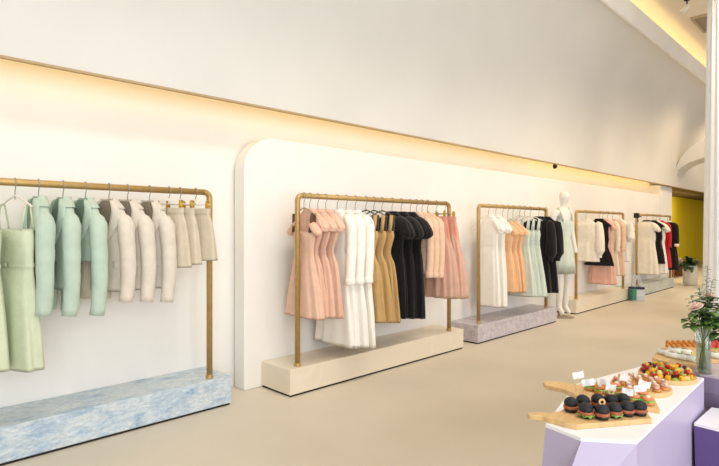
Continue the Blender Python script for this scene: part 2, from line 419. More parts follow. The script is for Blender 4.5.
def dress(r, X, m, label, hl, L, rz=0, zn=ZN, hm=HWHITE, w=.17, t=.05, hem=.2, hemt=.07, sleeves=None, SL=.6, m2=None, waist=.6, wl=.38, neck='round', cat='dress', name='dress', folds=.1, nf=9, extra=None, sr=.055, waistseam=True, pr=.085, mback=None, flutter=False):
    g = place(name, label, cat, r, X, rz, zn, hm, hl, inside=neck != 'strap'); sd = seed(); m2 = m2 or m
    if neck == 'strap':
        zt = -.19
        tab = [(zt, w*.86, t*.9, .02), (zt-.05, w*.93, t, .02), (-wl, w*waist+.02, t*.72, .03), (-wl-.12, w*.95, t, .05), (-(wl+L)/2-.05, (w+hem)/2, (t+hemt)/2, folds*.8), (-L, hem, hemt, folds)]
    else:
        tab = [(.012, .06, .034, 0), (-.02, .105, .042, 0), (-.05, .15, .046, .01), (-.1, w, t, .02), (-.22, w*.97, t, .02), (-wl, w*waist+.02, t*.72, .04), (-wl-.12, w*.92, t*.98, .06), (-(wl+L)/2-.05, (w+hem)/2, (t+hemt)/2, folds*.8), (-L, hem, hemt, folds)]
    s = Shell(tab, nf, sd)
    s.body(36, 72).build('body', m, g)
    if waistseam:
        s.patch(lambda u: (0, 2*PI), -wl+.012, -wl-.014, .005, 2, 48).build('waist_seam', m2, g)
    if neck == 'strap':
        for sg in (1, -1):
            for fb in (1, -1):
                a = sg*(.95 if fb == 1 else PI-.95)
                p = s.pt(a, zt-.01)
                e = (p[0], p[1], p[2]); q = (-.012*fb, -sg*.145, -.028)
                MB().tube([q, ((e[0]+q[0])/2, (e[1]+q[1])/2, (e[2]+q[2])/2), e], extra or .006, 8).build('strap', m2 if fb == 1 else (mback or m2), g)
    else:
        s.patch(lambda u: (0, 2*PI), .02, -.012, .006, 2, 40).build('neckband', m2, g)
    if flutter:
        for sg in (1, -1):
            o = puff(sg, w+.005, .062, sd+sg, .13).build('flutter_sleeve', m, g); o.location = (0, 0, -.06)
    if sleeves == 'puff':
        for sg in (1, -1):
            puff(sg, w, pr, sd+sg, pr*2.0).build('puff_sleeve', m, g)
            o = MB().lathe([(.042, -.015), (.05, -.005), (.05, .012), (.042, .02)], 20).build('cuff', m2, g); o.location = (0, sg*(w+.02), -.035-pr*2.0)
    elif sleeves == 'long':
        for sg in (1, -1):
            sleeve(sg, w-.005, -.085, SL, sr, sr*.85, seed=sd+sg, out=.02).build('sleeve', m, g)
            o = MB().lathe([(sr*.86, -.03), (sr*.95, -.025), (sr*.9, .03), (sr*.8, .035)], 18).build('cuff', m2, g); o.location = (-.028, sg*(w+.014), -.085-SL)
    elif sleeves == 'balloon':
        for sg in (1, -1):
            pts = [(0, sg*(w+.0), -.06), (0, sg*(w+.03), -.09), (0, sg*(w+.045), -.2), (0, sg*(w+.05), -.35), (-.01, sg*(w+.05), -.05-SL*.85), (-.012, sg*(w+.045), -.05-SL)]
            MB().tube(pts, [.03, .06, .068, .075, .085, .04], 18, wr=.03).build('sleeve', m, g)
            o = MB().lathe([(.036, -.03), (.04, -.02), (.04, .01), (.034, .02)], 16).build('cuff', m2, g); o.location = (-.012, sg*(w+.045), -.06-SL)
    elif sleeves == 'cap':
        for sg in (1, -1):
            puff(sg, w-.01, .055, sd+sg, .1).build('cap_sleeve', m, g)
    return g
def skirt(r, X, m, label, hl, L, rz=0, zn=ZN, w=.15, hem=.2, t=.035, hemt=.06, folds=.06, nf=10, tulle=None, cat='skirt', name='skirt', hm=HCLEAR):
    g = place(name, label, cat, r, X, rz, zn, hm, hl, True, w-.0); sd = seed()
    z0 = -.035
    tab = [(z0, w, t*.7, .0), (z0-.05, w*1.02, t*.8, folds*.3), (z0-.2*L-.02, w+(hem-w)*.35, t, folds*.7), (-.6*L, w+(hem-w)*.7, (t+hemt)/2, folds), (-L, hem, hemt, folds)]
    s = Shell(tab, nf, sd)
    s.body(26, 72).build('body', m, g)
    s.patch(lambda u: (0, 2*PI), z0+.004, z0-.04, .005, 2, 40).build('waistband', m, g)
    if tulle:
        tb = [(z0-.2*L, w*1.0, t*.9, folds), (-.55*L, hem*1.02, hemt*.95, folds), (-.95*L, hem*1.25, hemt*1.25, folds*1.4), (-L*1.16, hem*1.3, hemt*1.3, folds*1.4)]
        Shell(tb, nf+5, sd+3).body(18, 72).build('tulle_layer', tulle, g)
    else:
        for sg in (1, -1):
            s.patch(lambda u, sg=sg: (sg*.5, sg*.53), z0-.05, -L*.55, .004, 6, 1).build('pleat_seam', m, g)
    return g

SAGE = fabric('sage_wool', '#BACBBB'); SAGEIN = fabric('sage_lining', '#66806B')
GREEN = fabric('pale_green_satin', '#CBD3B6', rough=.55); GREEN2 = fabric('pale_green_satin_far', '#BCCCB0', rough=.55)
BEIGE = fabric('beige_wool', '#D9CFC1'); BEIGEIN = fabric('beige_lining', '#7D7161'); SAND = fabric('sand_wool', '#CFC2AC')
PINK = fabric('dusty_pink_cotton', '#E4BCA5'); PINKD = fabric('brown_trim', '#6B4A38')
IVORY = fabric('ivory_crepe', '#F6F1E8', var=.02); CREAM = fabric('cream_crepe', '#EFE2CC', var=.03)
GOLD = fabric('gold_satin', '#C3A069', rough=.5); GOLDIN = fabric('dark_strap', '#40382E')
BLACK = fabric('black_crepe', '#1B191A', var=.1); BLUSH = fabric('blush_wool', '#EBC6AA'); ROSE = fabric('rose_satin', '#DDA18C')
TULLE = fabric('rose_tulle', '#F0C6B0', alpha=.7); PEACH = fabric('peach_satin', '#EDBE92'); MINT = fabric('mint_satin', '#D2DBCE')
RED = fabric('red_wool', '#C01E2C'); PALEPINK = fabric('pale_pink_chiffon', '#F0BBAA'); OFFW = fabric('off_white_cotton', '#F1E7D8')

# rack 1 --------------------------------------------------
r = 1
def X1(h): return xat(h, YR[1])
Z1 = 1.685
for h, m, lab, hl, rz in ((-17, GREEN, 'pale green slip dress cut off by the left picture edge', 'white hanger of the slip dress cut off at the left edge', .25),
                          (15, GREEN, 'pale green thin-strap slip dress, left of the sage blazers', 'white hanger showing bare above the thin-strap green dress', .3)):
    x = X1(h); L = Z1-zat(371, x, 3.8)
    dress(r, x, m, lab, hl, L, rz, Z1, HWHITE, w=.19, t=.065, hem=.27, hemt=.085, neck='strap', waist=.85, folds=.11, nf=5, name='slip_dress', wl=.42)
for h, body, rz, lab, hl in ((38.5, .66, .0, 'sage green blazer next to the thin-strap dress', 'hanger inside the sage blazer next to the dress'),
                         (63, .60, .03, 'middle one of the three sage green blazers', 'hanger inside the middle sage blazer'),
                         (85.5, .42, .17, 'sage green cropped blazer beside the first beige blazer', 'hanger inside the cropped sage blazer')):
    x = X1(h); SL = Z1-.085-zat(316, x, 3.74)
    blazer(r, x, SAGE, SAGEIN, lab, hl, body, SL, rz, Z1, pocket=body > .5, sr=.058)
for h, rz, lab, hl in ((109, .34, 'beige blazer next to the sage green cropped blazer', 'hanger inside the beige blazer next to the sage ones'),
                   (127.5, .42, 'middle one of the three beige blazers', 'hanger inside the middle beige blazer'),
                   (149.5, .36, 'beige blazer hanging next to the short beige skirts', 'hanger inside the beige blazer next to the skirts')):
    x = X1(h); SL = Z1-.085-zat(303, x, 3.75)
    blazer(r, x, BEIGE, BEIGEIN, lab, hl, .64, SL, rz, Z1, sr=.058)
for h, hem, lab, hl in ((169, 268, 'short beige skirt nearest to the beige blazers', 'gold-clip hanger of the skirt nearest the blazers'),
                        (180, 265, 'short beige skirt between two others on clip hangers', 'gold-clip hanger of the middle short skirt'),
                        (195.5, 261, 'short beige skirt hanging beside the right brass post', 'gold-clip hanger beside the right post of the first rack')):
    x = X1(h); L = 1.69-zat(hem, x, 3.8)
    skirt(r, x, SAND, lab, hl, L, .42, 1.69, w=.14, hem=.21, t=.04, hemt=.07, folds=.07, nf=5, name='mini_skirt', hm=HWHITE)

# rack 2 --------------------------------------------------
r = 2
def XN(px, r, w): return xat(px, YR[r]-w)
def hemL(py, x, r, w, zn=ZN): return zn-zat(py, x, YR[r]-w)
x = xat(297.5, YR[2])+.075
dress(r, x, PINK, 'dusty pink dress with wide brown straps behind the left brass post', 'hanger of the pink brown-strap dress', hemL(319, x, 2, .2), -.05, ZN, HCLEAR, w=.17, t=.045, hem=.28, hemt=.065, neck='strap', m2=PINKD, extra=.016, waist=.7, folds=.1, name='strap_dress', waistseam=False, flutter=True)
for px, lab, hl in ((329, 'dusty pink puff-sleeve dress closest to the left brass post', 'hanger of the pink puff-sleeve dress by the post'),
                    (337, 'dusty pink puff-sleeve dress between two of its kind', 'hanger of the middle pink puff-sleeve dress'),
                    (345, 'dusty pink puff-sleeve dress touching the ivory gowns', 'hanger of the pink puff-sleeve dress beside the ivory gowns')):
    x = XN(px, 2, .27)
    dress(r, x, PINK, lab, hl, hemL(319, x, 2, .24), .04, ZN, HCLEAR, w=.165, t=.04, hem=.22, hemt=.052, sleeves='puff', pr=.072, folds=.12, waist=.5, name='puff_sleeve_dress')
for px, lab, hl in ((355, 'long-sleeved ivory gown next to the pink dresses', 'hanger of the ivory gown beside the pink dresses'),
                    (364, 'long-sleeved ivory gown between two other ivory gowns', 'hanger of the middle ivory gown'),
                    (373, 'long-sleeved ivory gown next to the gold dresses', 'hanger of the ivory gown beside the gold dresses')):
    x = XN(px, 2, .25)
    dress(r, x, IVORY, lab, hl, hemL(348, x, 2, .25), .03, ZN, HWHITE, w=.19, t=.045, hem=.28, hemt=.06, sleeves='long', SL=.58, waist=.5, folds=.18, nf=6, name='gown', sr=.055)
for px, lab, hl in ((380, 'gold satin dress with broad straps beside the ivory gowns', 'grey hanger of the gold dress by the gowns'),
                    (388, 'gold satin dress between two other gold dresses', 'grey hanger of the middle gold dress'),
                    (396, 'gold satin dress beside the black dresses', 'grey hanger of the gold dress by the black ones')):
    x = XN(px, 2, .2)
    dress(r, x, GOLD, lab, hl, hemL(323, x, 2, .24), .03, ZN, HGREY, w=.18, t=.045, hem=.25, hemt=.06, neck='strap', m2=GOLD, mback=GOLDIN, extra=.02, waist=.55, folds=.16, name='satin_dress', wl=.42, waistseam=False)
for px, lab, hl in ((412, 'black puff-sleeve dress beside the gold dresses', 'hanger of the black dress by the gold ones'),
                    (421, 'black puff-sleeve dress between two other black dresses', 'hanger of the middle black dress on the second rack'),
                    (430, 'black puff-sleeve dress in front of the blush jackets', 'hanger of the black dress by the blush jackets')):
    x = XN(px, 2, .28)
    dress(r, x, BLACK, lab, hl, hemL(319, x, 2, .2), .02, ZN, HGREY, w=.18, t=.05, hem=.2, hemt=.058, sleeves='puff', pr=.115, folds=.09, waist=.7, name='puff_sleeve_dress')
for px, lab, hl in ((434, 'blush collarless jacket right behind the black dresses', 'hanger of the blush jacket by the black dresses'),
                    (439.5, 'blush collarless jacket between two similar jackets', 'hanger of the middle blush jacket'),
                    (445, 'blush collarless jacket beside the tulle skirts', 'hanger of the blush jacket by the tulle skirts')):
    x = XN(px, 2, .25); L = hemL(278, x, 2, .25)
    dress(r, x, BLUSH, lab, hl, L-.02, .02, ZN, HCLEAR, w=.185, t=.04, hem=.19, hemt=.046, sr=.047, sleeves='long', SL=L-.12, waist=.88, folds=.04, cat='jacket', name='collarless_jacket', waistseam=False)
for px, lab, hl in ((450, 'rose tulle skirt next to the blush jackets', 'clip hanger of the tulle skirt by the jackets'),
                    (459, 'rose tulle skirt beside the right post of the middle rack', 'clip hanger of the tulle skirt beside the post')):
    x = XN(px, 2, .2); L = hemL(292, x, 2, .2)
    skirt(r, x, ROSE, lab, hl, L*.94, .02, ZN+.01, w=.15, hem=.23, t=.04, hemt=.075, folds=.1, nf=11, tulle=TULLE, name='tulle_skirt')

# rack 3 --------------------------------------------------
r = 3
for px, lab, hl in ((508, 'white puff-sleeve dress with narrow skirt at the left end of the lilac plinth rack', 'hanger of the white puff-sleeve dress at the left end'),
                    (515, 'white puff-sleeve dress next to the peach dresses', 'hanger of the white puff-sleeve dress by the peach ones')):
    x = XN(px, 3, .29)
    dress(r, x, IVORY, lab, hl, hemL(308, x, 3, .2), .02, ZN, HWHITE, w=.15, t=.05, hem=.175, hemt=.06, sleeves='puff', pr=.09, waist=.75, folds=.07, name='puff_sleeve_dress')
for px, lab, hl in ((518.5, 'peach satin dress next to the white dresses', 'hanger of the peach dress by the white ones'),
                    (523.5, 'peach satin dress between white and mint neighbours, second of three', 'hanger of the second peach dress'),
                    (528.5, 'peach satin dress next to the mint dresses', 'hanger of the peach dress by the mint ones')):
    x = XN(px, 3, .24)
    dress(r, x, PEACH, lab, hl, hemL(287, x, 3, .2), .02, ZN-.08, HCLEAR, w=.165, t=.05, hem=.2, hemt=.06, sleeves='puff', pr=.065, waist=.65, folds=.12, name='satin_dress')
for px, lab, hl in ((533, 'mint strap dress next to the peach dresses', 'hanger of the mint dress by the peach ones'),
                    (538, 'mint strap dress between two other mint dresses', 'hanger of the middle mint dress'),
                    (543.5, 'mint strap dress next to the black balloon-sleeve dresses', 'hanger of the mint dress by the black ones')):
    x = XN(px, 3, .21)
    dress(r, x, MINT, lab, hl, hemL(297, x, 3, .22), .02, ZN, HWHITE, w=.17, t=.05, hem=.25, hemt=.07, neck='strap', extra=.013, waist=.75, folds=.11, name='strap_dress')
for px, lab, hl in ((555, 'black balloon-sleeve dress next to the mint dresses', 'hanger of the black dress by the mint ones'),
                    (562, 'black balloon-sleeve dress next to the mannequin', 'hanger of the black dress by the mannequin')):
    x = XN(px, 3, .26)
    dress(r, x, BLACK, lab, hl, hemL(293, x, 3, .2), .02, ZN, HGREY, w=.15, t=.05, hem=.2, hemt=.07, sleeves='balloon', SL=.58, waist=.85, folds=.06, name='balloon_sleeve_dress')

# rack 4 --------------------------------------------------
r = 4
x = XN(601, 4, .27)
dress(r, x, OFFW, 'off-white long-sleeved blouse at the left of the rack after the mannequin', 'hanger of the off-white blouse', hemL(262, x, 4, .25), .02, ZN, HWHITE, w=.2, t=.07, hem=.24, hemt=.09, sleeves='balloon', SL=.6, waist=1.0, folds=.06, cat='blouse', name='blouse', waistseam=False)
x = XN(613, 4, .25)
dress(r, x, BLACK, 'black dress between the off-white blouse and the pink chiffon', 'hanger of the black dress beside the off-white blouse', hemL(266, x, 4, .24), .02, ZN, HGREY, w=.17, t=.06, hem=.27, hemt=.09, waist=.9, folds=.08, sleeves='cap', name='dress')
x = XN(611.5, 4, .2)
x = max(x, XN(613, 4, .25)+.17)
dress(r, x, PALEPINK, 'long pale pink chiffon dress showing below the black hem', 'hanger of the long pale pink dress', hemL(285, x, 4, .24), .02, ZN, HCLEAR, w=.17, t=.06, hem=.26, hemt=.085, waist=.9, folds=.11, sleeves='puff', pr=.08, name='chiffon_dress')
x4 = x
for i, (px, hem, m, lab, hl) in enumerate(((621.5, 276, CREAM, 'cream long-sleeved dress next to the pale pink one', 'hanger of the cream dress by the pink one'),
                            (626.5, 276, BLUSH, 'blush long-sleeved dress beside the right post of the fourth rack', 'hanger of the blush dress by the post'))):
    x = XN(px, 4, .26)
    dress(r, x, m, lab, hl, hemL(hem, x, 4, .24), .02, ZN, HWHITE, w=.18, t=.06, hem=.23, hemt=.075, sleeves='long', SL=.5, waist=.85, folds=.1, name='long_sleeve_dress')
x = min(XN(634.0, 4, .28), xat(623, YR[4])-.06)
dress(r, x, IVORY, 'short white balloon-sleeve blouse at the right end of the fourth rack', 'hanger of the white balloon-sleeve blouse', hemL(262, x, 4, .2), .02, ZN, HWHITE, w=.17, t=.06, hem=.19, hemt=.07, sleeves='balloon', SL=.36, waist=.9, folds=.06, cat='blouse', name='blouse', waistseam=False)

X5 = 14.78
# rack 5 --------------------------------------------------
r = 5
for px, hem, m, m2, sl, SLn, lab, hl, nm in (
    (659.5, 275, OFFW, BLACK, 'puff', .3, 'off-white puff-sleeve dress with a black neckband on the furthest rack', 'hanger of the off-white dress with black neckband', 'puff_sleeve_dress'),
    (666, 264, BLACK, BLACK, 'cap', .3, 'short black dress between two white dresses on the furthest rack', 'hanger of the short black dress on the furthest rack', 'dress'),
    (669, 274, IVORY, IVORY, 'puff', .3, 'white puff-sleeve dress left of the red one', 'hanger of the white dress left of the red', 'puff_sleeve_dress'),
    (672.5, 268, RED, RED, 'long', .5, 'bright red long-sleeved dress, the only red one', 'hanger of the red dress', 'long_sleeve_dress'),
    (680, 270, BLACK, IVORY, 'long', .5, 'black coat dress with white cuffs at the far end', 'hanger of the black coat dress with white cuffs', 'coat_dress')):
    x = XN(px, 5, .27)
    if nm == 'coat_dress': x = min(x, X5-.07)
    dress(r, x, m, lab, hl, hemL(hem, x, 5, .24), .02, ZN, HGREY, w=.19, t=.07, hem=.25, hemt=.1, sleeves=sl, SL=SLn, m2=m2, waist=.9, folds=.08, name=nm, pr=.105, waistseam=False)
# black clip on the corner of the furthest rack
x5 = xat(636.5, YR[5])
k = thing('rail_clamp', 'black clamp on the left corner of the furthest rack', 'clamp', (x5, YR[5], ZR-.03))
MB().box(-.035, .035, -.05, .05, -.05, .06).build('body', MATS['black_plastic'], k, smooth=False, bevel=.01)
MB().tube([(0, -.02, 0), (.13, -.05, -.02)], .014, 10).build('lever', MATS['black_plastic'], k)
MB().tube([(0, -.02, -.03), (0, -.03, -.14)], .012, 10).build('screw', MATS['black_plastic'], k)

# ---------------------------------------------------------------- mannequin
def mannequin():
    px = 563; Y = 3.83; X = xat(563, Y)
    k = thing('mannequin', 'white faceless mannequin standing between two racks', 'mannequin', (X, Y, 0), -.35); k.scale = (1.02, 1.02, 1.03)
    SH = 1.0
    P = [(0, 0, 1.10), (0, .0, 1.28), (0, .0, 1.50), (0, .01, 1.70), (0, .0, 1.80), (0, -.01, 1.86), (0, -.03, 1.97), (0, -.025, 2.06),   # 0-7
         (.105, 0, 1.04), (.095, -.01, .58), (.08, .03, .16), (.085, -.07, .06),   # 8-11 right leg
         (-.105, 0, 1.04), (-.095, -.03, .58), (-.08, .01, .16), (-.085, -.09, .06),  # 12-15
         (.18, .01, 1.70), (.225, .03, 1.42), (.235, -.02, 1.18), (.23, -.06, 1.04),      # 16-19
         (-.18, .01, 1.70), (-.225, .03, 1.42), (-.235, -.02, 1.18), (-.23, -.06, 1.04)]
    E_ = [(0, 1), (1, 2), (2, 3), (3, 4), (4, 5), (5, 6), (6, 7), (0, 8), (8, 9), (9, 10), (10, 11), (0, 12), (12, 13), (13, 14), (14, 15), (3, 16), (16, 17), (17, 18), (18, 19), (3, 20), (20, 21), (21, 22), (22, 23)]
    rad = [.135, .105, .125, .10, .05, .052, .095, .06, .10, .068, .04, .035, .10, .068, .04, .035, .062, .043, .033, .03, .062, .043, .033, .03]
    me = bpy.data.meshes.new('figure'); me.from_pydata(P, E_, []); me.update()
    o = bpy.data.objects.new('figure', me); C.objects.link(o); o.parent = k
    sk = o.modifiers.new('skin', 'SKIN'); sk.use_smooth_shade = True
    for i, v in enumerate(me.skin_vertices[0].data):
        f = .78 if i in (0, 1, 2, 3) else (1.1 if i in (6,) else 1)
        v.radius = (rad[i], rad[i]*f); v.use_root = (i == 0)
    sb = o.modifiers.new('sub', 'SUBSURF'); sb.levels = 2; sb.render_levels = 2
    me.materials.append(MANN)
    # neat dress: local rings with w along x, depth along y
    def ringd(z, w, d, am, ph=0): return [(w*cos(a)*(1+am*sin(9*a+ph)), d*sin(a)*(1+am*sin(9*a+ph))+.0, z) for a in [2*PI*j/60 for j in range(60)]]
    pr = [(1.58, .155, .115, 0), (1.52, .165, .128, 0), (1.42, .15, .115, 0), (1.30, .132, .105, 0), (1.2, .155, .12, .01), (1.08, .185, .14, .02), (.9, .205, .155, .035), (.72, .22, .165, .05)]
    MB().loft([ringd(*p) for p in pr]+[[(x*.95, y*.95, z+.02) for x, y, z in ringd(*pr[-1])]], caps=(False, False)).build('dress', MINT, k)
    for sx in (-1, 1):
        MB().tube([(sx*.1, -.105, 1.57), (sx*.115, -.085, 1.68), (sx*.11, -.01, 1.785), (sx*.11, .06, 1.7), (sx*.1, .1, 1.58)], .014, 8).build('dress_strap', MINT, k)
    MB().lathe([(.17, 0), (.17, .008), (.16, .012)], 36).build('stand_plate', mat('stand_grey', '#A39684', .4, metal=.4), k)
    MB().tube([(0, .09, .01), (0, .09, 1.0)], .012, 10).build('stand_rod', MATS['stand_grey'], k)
mannequin()

# ---------------------------------------------------------------- tote bag at the far plinth
bx, by, _ = onz(636.5, 300.5, 0)
b = thing('tote_bag', 'white, green and navy tote bag standing on the floor by the plinth', 'bag', (bx, by, 0), A-PI/2)
MB().loft([[(-.125, -.08, 0), (.125, -.08, 0), (.125, .08, 0), (-.125, .08, 0)], [(-.13, -.09, .1), (.13, -.09, .1), (.13, .09, .1), (-.13, .09, .1)], [(-.12, -.06, .26), (.12, -.06, .26), (.12, .06, .26), (-.12, .06, .26)]]).build('body', mat('bag_white', '#D8DCE2', .6), b, smooth=False, bevel=.012)
MB().box(-.138, -.045, -.098, .09, .02, .25).build('green_panel', mat('bag_green', '#4E8C77', .6), b, smooth=False, bevel=.01)
MB().box(-.132, .132, -.082, .075, .235, .285).build('navy_rim', mat('bag_navy', '#26304E', .6), b, smooth=False, bevel=.015)
for y in (-.06, .05):
    MB().tube([(.0+.07*cos(a), y, .27+.24*sin(a)) for a in [PI*i/14 for i in range(15)]], .014, 8).build('handle', MATS['bag_white'], b)

# ---------------------------------------------------------------- far plant and boxes
LEAF = mat('dark_leaf', '#2F4A28', .5, var=.2, scale=20); LEAF2 = mat('fresh_leaf', '#5E8040', .5, var=.2, scale=30); LEAF3 = mat('grey_leaf', '#8DA594', .6, var=.15, scale=30)
def leaf(mb, base, d, L, w, droop=.3, n=6):
    # d: unit direction; a folded leaf blade
    dx, dy, dz = d; h = math.hypot(dx, dy) or 1e-3; sxv = (-dy/h, dx/h, 0)
    rows = []
    for i in range(n+1):
        u = i/n; ww = w*sin(PI*min(.98, u*.93+.04))**.8
        c = (base[0]+dx*L*u, base[1]+dy*L*u, base[2]+dz*L*u-droop*L*u*u)
        rows.append([(c[0]-sxv[0]*ww, c[1]-sxv[1]*ww, c[2]+ww*.25), c, (c[0]+sxv[0]*ww, c[1]+sxv[1]*ww, c[2]+ww*.25)])
    lo = [[(p[0], p[1], p[2]-.0012) for p in rr] for rr in rows]
    mb.loft([rows[i]+lo[i][::-1] for i in range(n+1)])
px_, py_ = 15.72, 3.62
p = thing('potted_plant', 'dark leafy plant in a tall pale pot by the furthest rack', 'potted plant', (px_, py_, 0))
MB().lathe([(.13, 0), (.16, .05), (.175, .35), (.165, .52), (.15, .52), (.15, .47)], 28).build('pot', mat('pot_stone', '#D9D1C4', .7, var=.05), p)
MB().lathe([(.149, .46), (.149, .475)], 20).build('soil', mat('soil', '#3B2E22', .95), p)
mb = MB()
for i in range(46):
    a = random.uniform(0, 6.28); e = random.uniform(.1, 1.2)
    leaf(mb, (.05*cos(a), .05*sin(a), .47+random.uniform(0, .12)), (cos(a)*cos(e), sin(a)*cos(e), sin(e)), random.uniform(.26, .44), random.uniform(.045, .07), .5)
mb.build('foliage', LEAF, p)
WOODD = mat('brown_wood', '#8A5A34', .5, var=.12, scale=6)
bx, by, _ = onz(694, 283, 0)
bb = thing('wooden_bench', 'brown wooden display bench in front of the yellow wall', 'bench', (18.6, 4.7, 0))
MB().box(-1.3, 1.3, -.3, .3, .38, .46).build('top', WOODD, bb, smooth=False, bevel=.01)
for sx in (-1.15, 0, 1.15): MB().box(sx-.08, sx+.08, -.26, .26, 0, .38).build('leg', WOODD, bb, smooth=False, bevel=.008)
tag(MB().box(-.35, .35, -.2, .2, 0, .1).build('folded_cloth', mat('dusty_cloth', '#C9A086', .85), smooth=False, bevel=.03, loc=(18.2, 4.68, .46)), 'folded pale cloth lying on the brown bench', 'cloth')

# ---------------------------------------------------------------- food tables
TZ = .75
def camxy(px, py, z=TZ):
    D = FOC*(H-z)/(py-HY); return ((px-360)/FOC*D, D)
def W2(rd): q = cw(*rd); return (q[0], q[1])
def faceted(name, label, top, rings, mtop, mbody, slab=.012, zt=TZ):
    c = (sum(p[0] for p in top)/len(top), sum(p[1] for p in top)/len(top)); cwc = W2(c)
    t = thing(name, label, 'table', (cwc[0], cwc[1], 0), 0, 'faceted food tables')
    loc = lambda rd: (W2(rd)[0]-cwc[0], W2(rd)[1]-cwc[1])
    MB().prism([loc(p) for p in top], zt-slab, zt).build('tabletop', mtop, t, smooth=False)
    rg = [[(*loc(p), z) for p in pts] for z, pts in rings]
    MB().loft(rg).build('faceted_body', mbody, t, smooth=False)
    return t
T1 = [camxy(545.5, 424), camxy(581, 438), camxy(637, 441), camxy(704, 378), camxy(640, 366.5), camxy(576, 384)]
def inset(pts, k):
    c = (sum(p[0] for p in pts)/len(pts), sum(p[1] for p in pts)/len(pts)); return [(p[0]+(c[0]-p[0])*k, p[1]+(c[1]-p[1])*k) for p in pts]
mid = [(.655, 1.93), (.60, 1.75), T1[2], T1[3], T1[4], (.96, 2.5)]
faceted('faceted_table', 'white-topped lilac faceted table carrying the sliders', T1, [(0, inset(mid, .06)), (.38, mid), (TZ-.012, T1)], WHITE, LILAC)
T2 = [(1.752, 2.68), (1.81, 2.612), (2.35, 2.5), (2.85, 2.95), (2.6, 3.4), (2.02, 3.3), (1.78, 3.0)]
faceted('faceted_table', 'mauve faceted table carrying the flower vase', T2, [(0, inset(T2, .3)), (.35, inset(T2, .32)), (.66, inset(T2, .02)), (TZ-.012, T2)], mat('mauve_top', '#BFB3BE', .3), MAUVE)
T3 = [(1.5415, 2.4), (1.765, 2.61), (2.2, 2.35), (1.92, 1.97)]
faceted('faceted_table', 'low deep purple faceted table with white top at the right edge', T3, [(0, inset(T3, .05)), (.588, T3)], WHITE, PURPLE, .012, .6)

BZ = .77
def board(label, pts, m=OAK, hole=None):
    q = [onz(px, py, BZ) for px, py in pts]
    c = (sum(p[0] for p in q)/len(q), sum(p[1] for p in q)/len(q))
    b = thing('serving_board', label, 'serving board', (c[0], c[1], TZ), 0, 'wooden serving boards')
    MB().prism([(p[0]-c[0], p[1]-c[1]) for p in q], 0, BZ-TZ).build('plank', m, b, smooth=False, bevel=.003)
    return b
def round_board(label, px, py, rad):
    c = onz(px, py, BZ)
    b = thing('serving_board', label, 'serving board', (c[0], c[1], TZ), 0, 'wooden serving boards')
    MB().lathe([(rad, 0), (rad, BZ-TZ)], 48).build('plank', OAK, b, smooth=False, bevel=.003); return c
# light cutting boards with handles
board('long wooden paddle board with the black sliders', [(652, 418.5), (642, 404.5), (566, 406.5), (561, 410.5), (551, 412.5), (540, 411.8), (530, 411.9), (527, 413.2), (530, 414.9), (542, 415.8), (550, 418.2), (557, 420), (565, 422.5), (577, 424.5)])
board('wooden paddle board with the small flagged sandwiches', [(660, 409), (654, 397), (592, 381.5), (577, 384.5), (560, 381.5), (545, 380.5), (543, 382.5), (546, 385), (562, 388.5), (571, 392), (582, 398.5)])
cB = round_board('round wooden board of ham canapés', 640.5, 385, .128)
cD = round_board('round wooden board heaped with cut fruit', 667, 374, .128)

BUN = mat('charcoal_bun', '#1E1F24', .6, var=.15, scale=60, bump=.1, bscale=120)
MEAT = mat('pink_filling', '#A9633F', .6, var=.25, scale=60, bump=.4, bscale=80); LETT = mat('lettuce', '#8DB84A', .5, var=.2, scale=50)
RINGM = mat('onion_ring', '#E3BC84', .6, var=.15, scale=50)
def slider_proto(label, green):
    s = thing('slider', label, 'slider', (0, 0, 0), 0, 'black-bun sliders')
    MB().lathe([(.020, 0), (.026, .004), (.027, .012), (.024, .016)], 22).build('bottom_bun', BUN, s)
    MB().lathe([(.025, .014), (.03, .017), (.03, .026), (.025, .029)], 28, mod=lambda a, i: 1+.07*sin(7*a+i)).build('filling', MEAT, s)
    if green:
        mb = MB(); n = 40
        mb.loft([[(.018*cos(2*PI*j/n), .018*sin(2*PI*j/n), .014) for j in range(n)], [((.033+.004*sin(5*2*PI*j/n))*cos(2*PI*j/n), (.033+.004*cos(4*2*PI*j/n))*sin(2*PI*j/n), .010+.004*sin(9*2*PI*j/n)) for j in range(n)], [(.02*cos(2*PI*j/n), .02*sin(2*PI*j/n), .018) for j in range(n)]])
        mb.build('lettuce', LETT, s)
    MB().lathe([(.026, .028), (.0285, .033), (.0285, .041), (.025, .05), (.017, .0575), (.008, .061), (.002, .062)], 22).build('top_bun', BUN, s)
    return s
def onion(s):
    n = 24; rg = []
    for i in range(n+1):
        a = 2*PI*i/n; rg.append([((.0105+.0038*cos(b))*cos(a), .0038*sin(b), .0105+(.0105+.0038*cos(b))*sin(a)) for b in [2*PI*j/10 for j in range(10)]])
    o = MB().loft(rg, caps=(False, False)).build('onion_ring', RINGM, s); o.location = (0, 0, .059); o.rotation_euler = (0, 0, A-PI/2)
sl = [(571, 411.5, 0, 'first black slider at the left end of the board'), (586, 417.5, 0, 'black slider with lettuce showing, second in the front row'), (602, 419, 1, 'black slider in the middle of the front row, topped by an onion ring'),
      (614.5, 417, 0, 'black slider in the front row with lettuce, just right of the large onion ring'), (627, 415.5, 0, 'black slider in the front row, second from the right end'), (639.5, 415, 0, 'black slider at the right end of the board'),
      (583, 409, 0, 'black slider at the left of the back row'), (598, 408, 0, 'black slider in the back row behind the large onion ring'),
      (611, 408, 1, 'black slider in the back row topped by an onion ring'), (623, 407.5, 0, 'black slider at the right of the back row')]
pg = {}
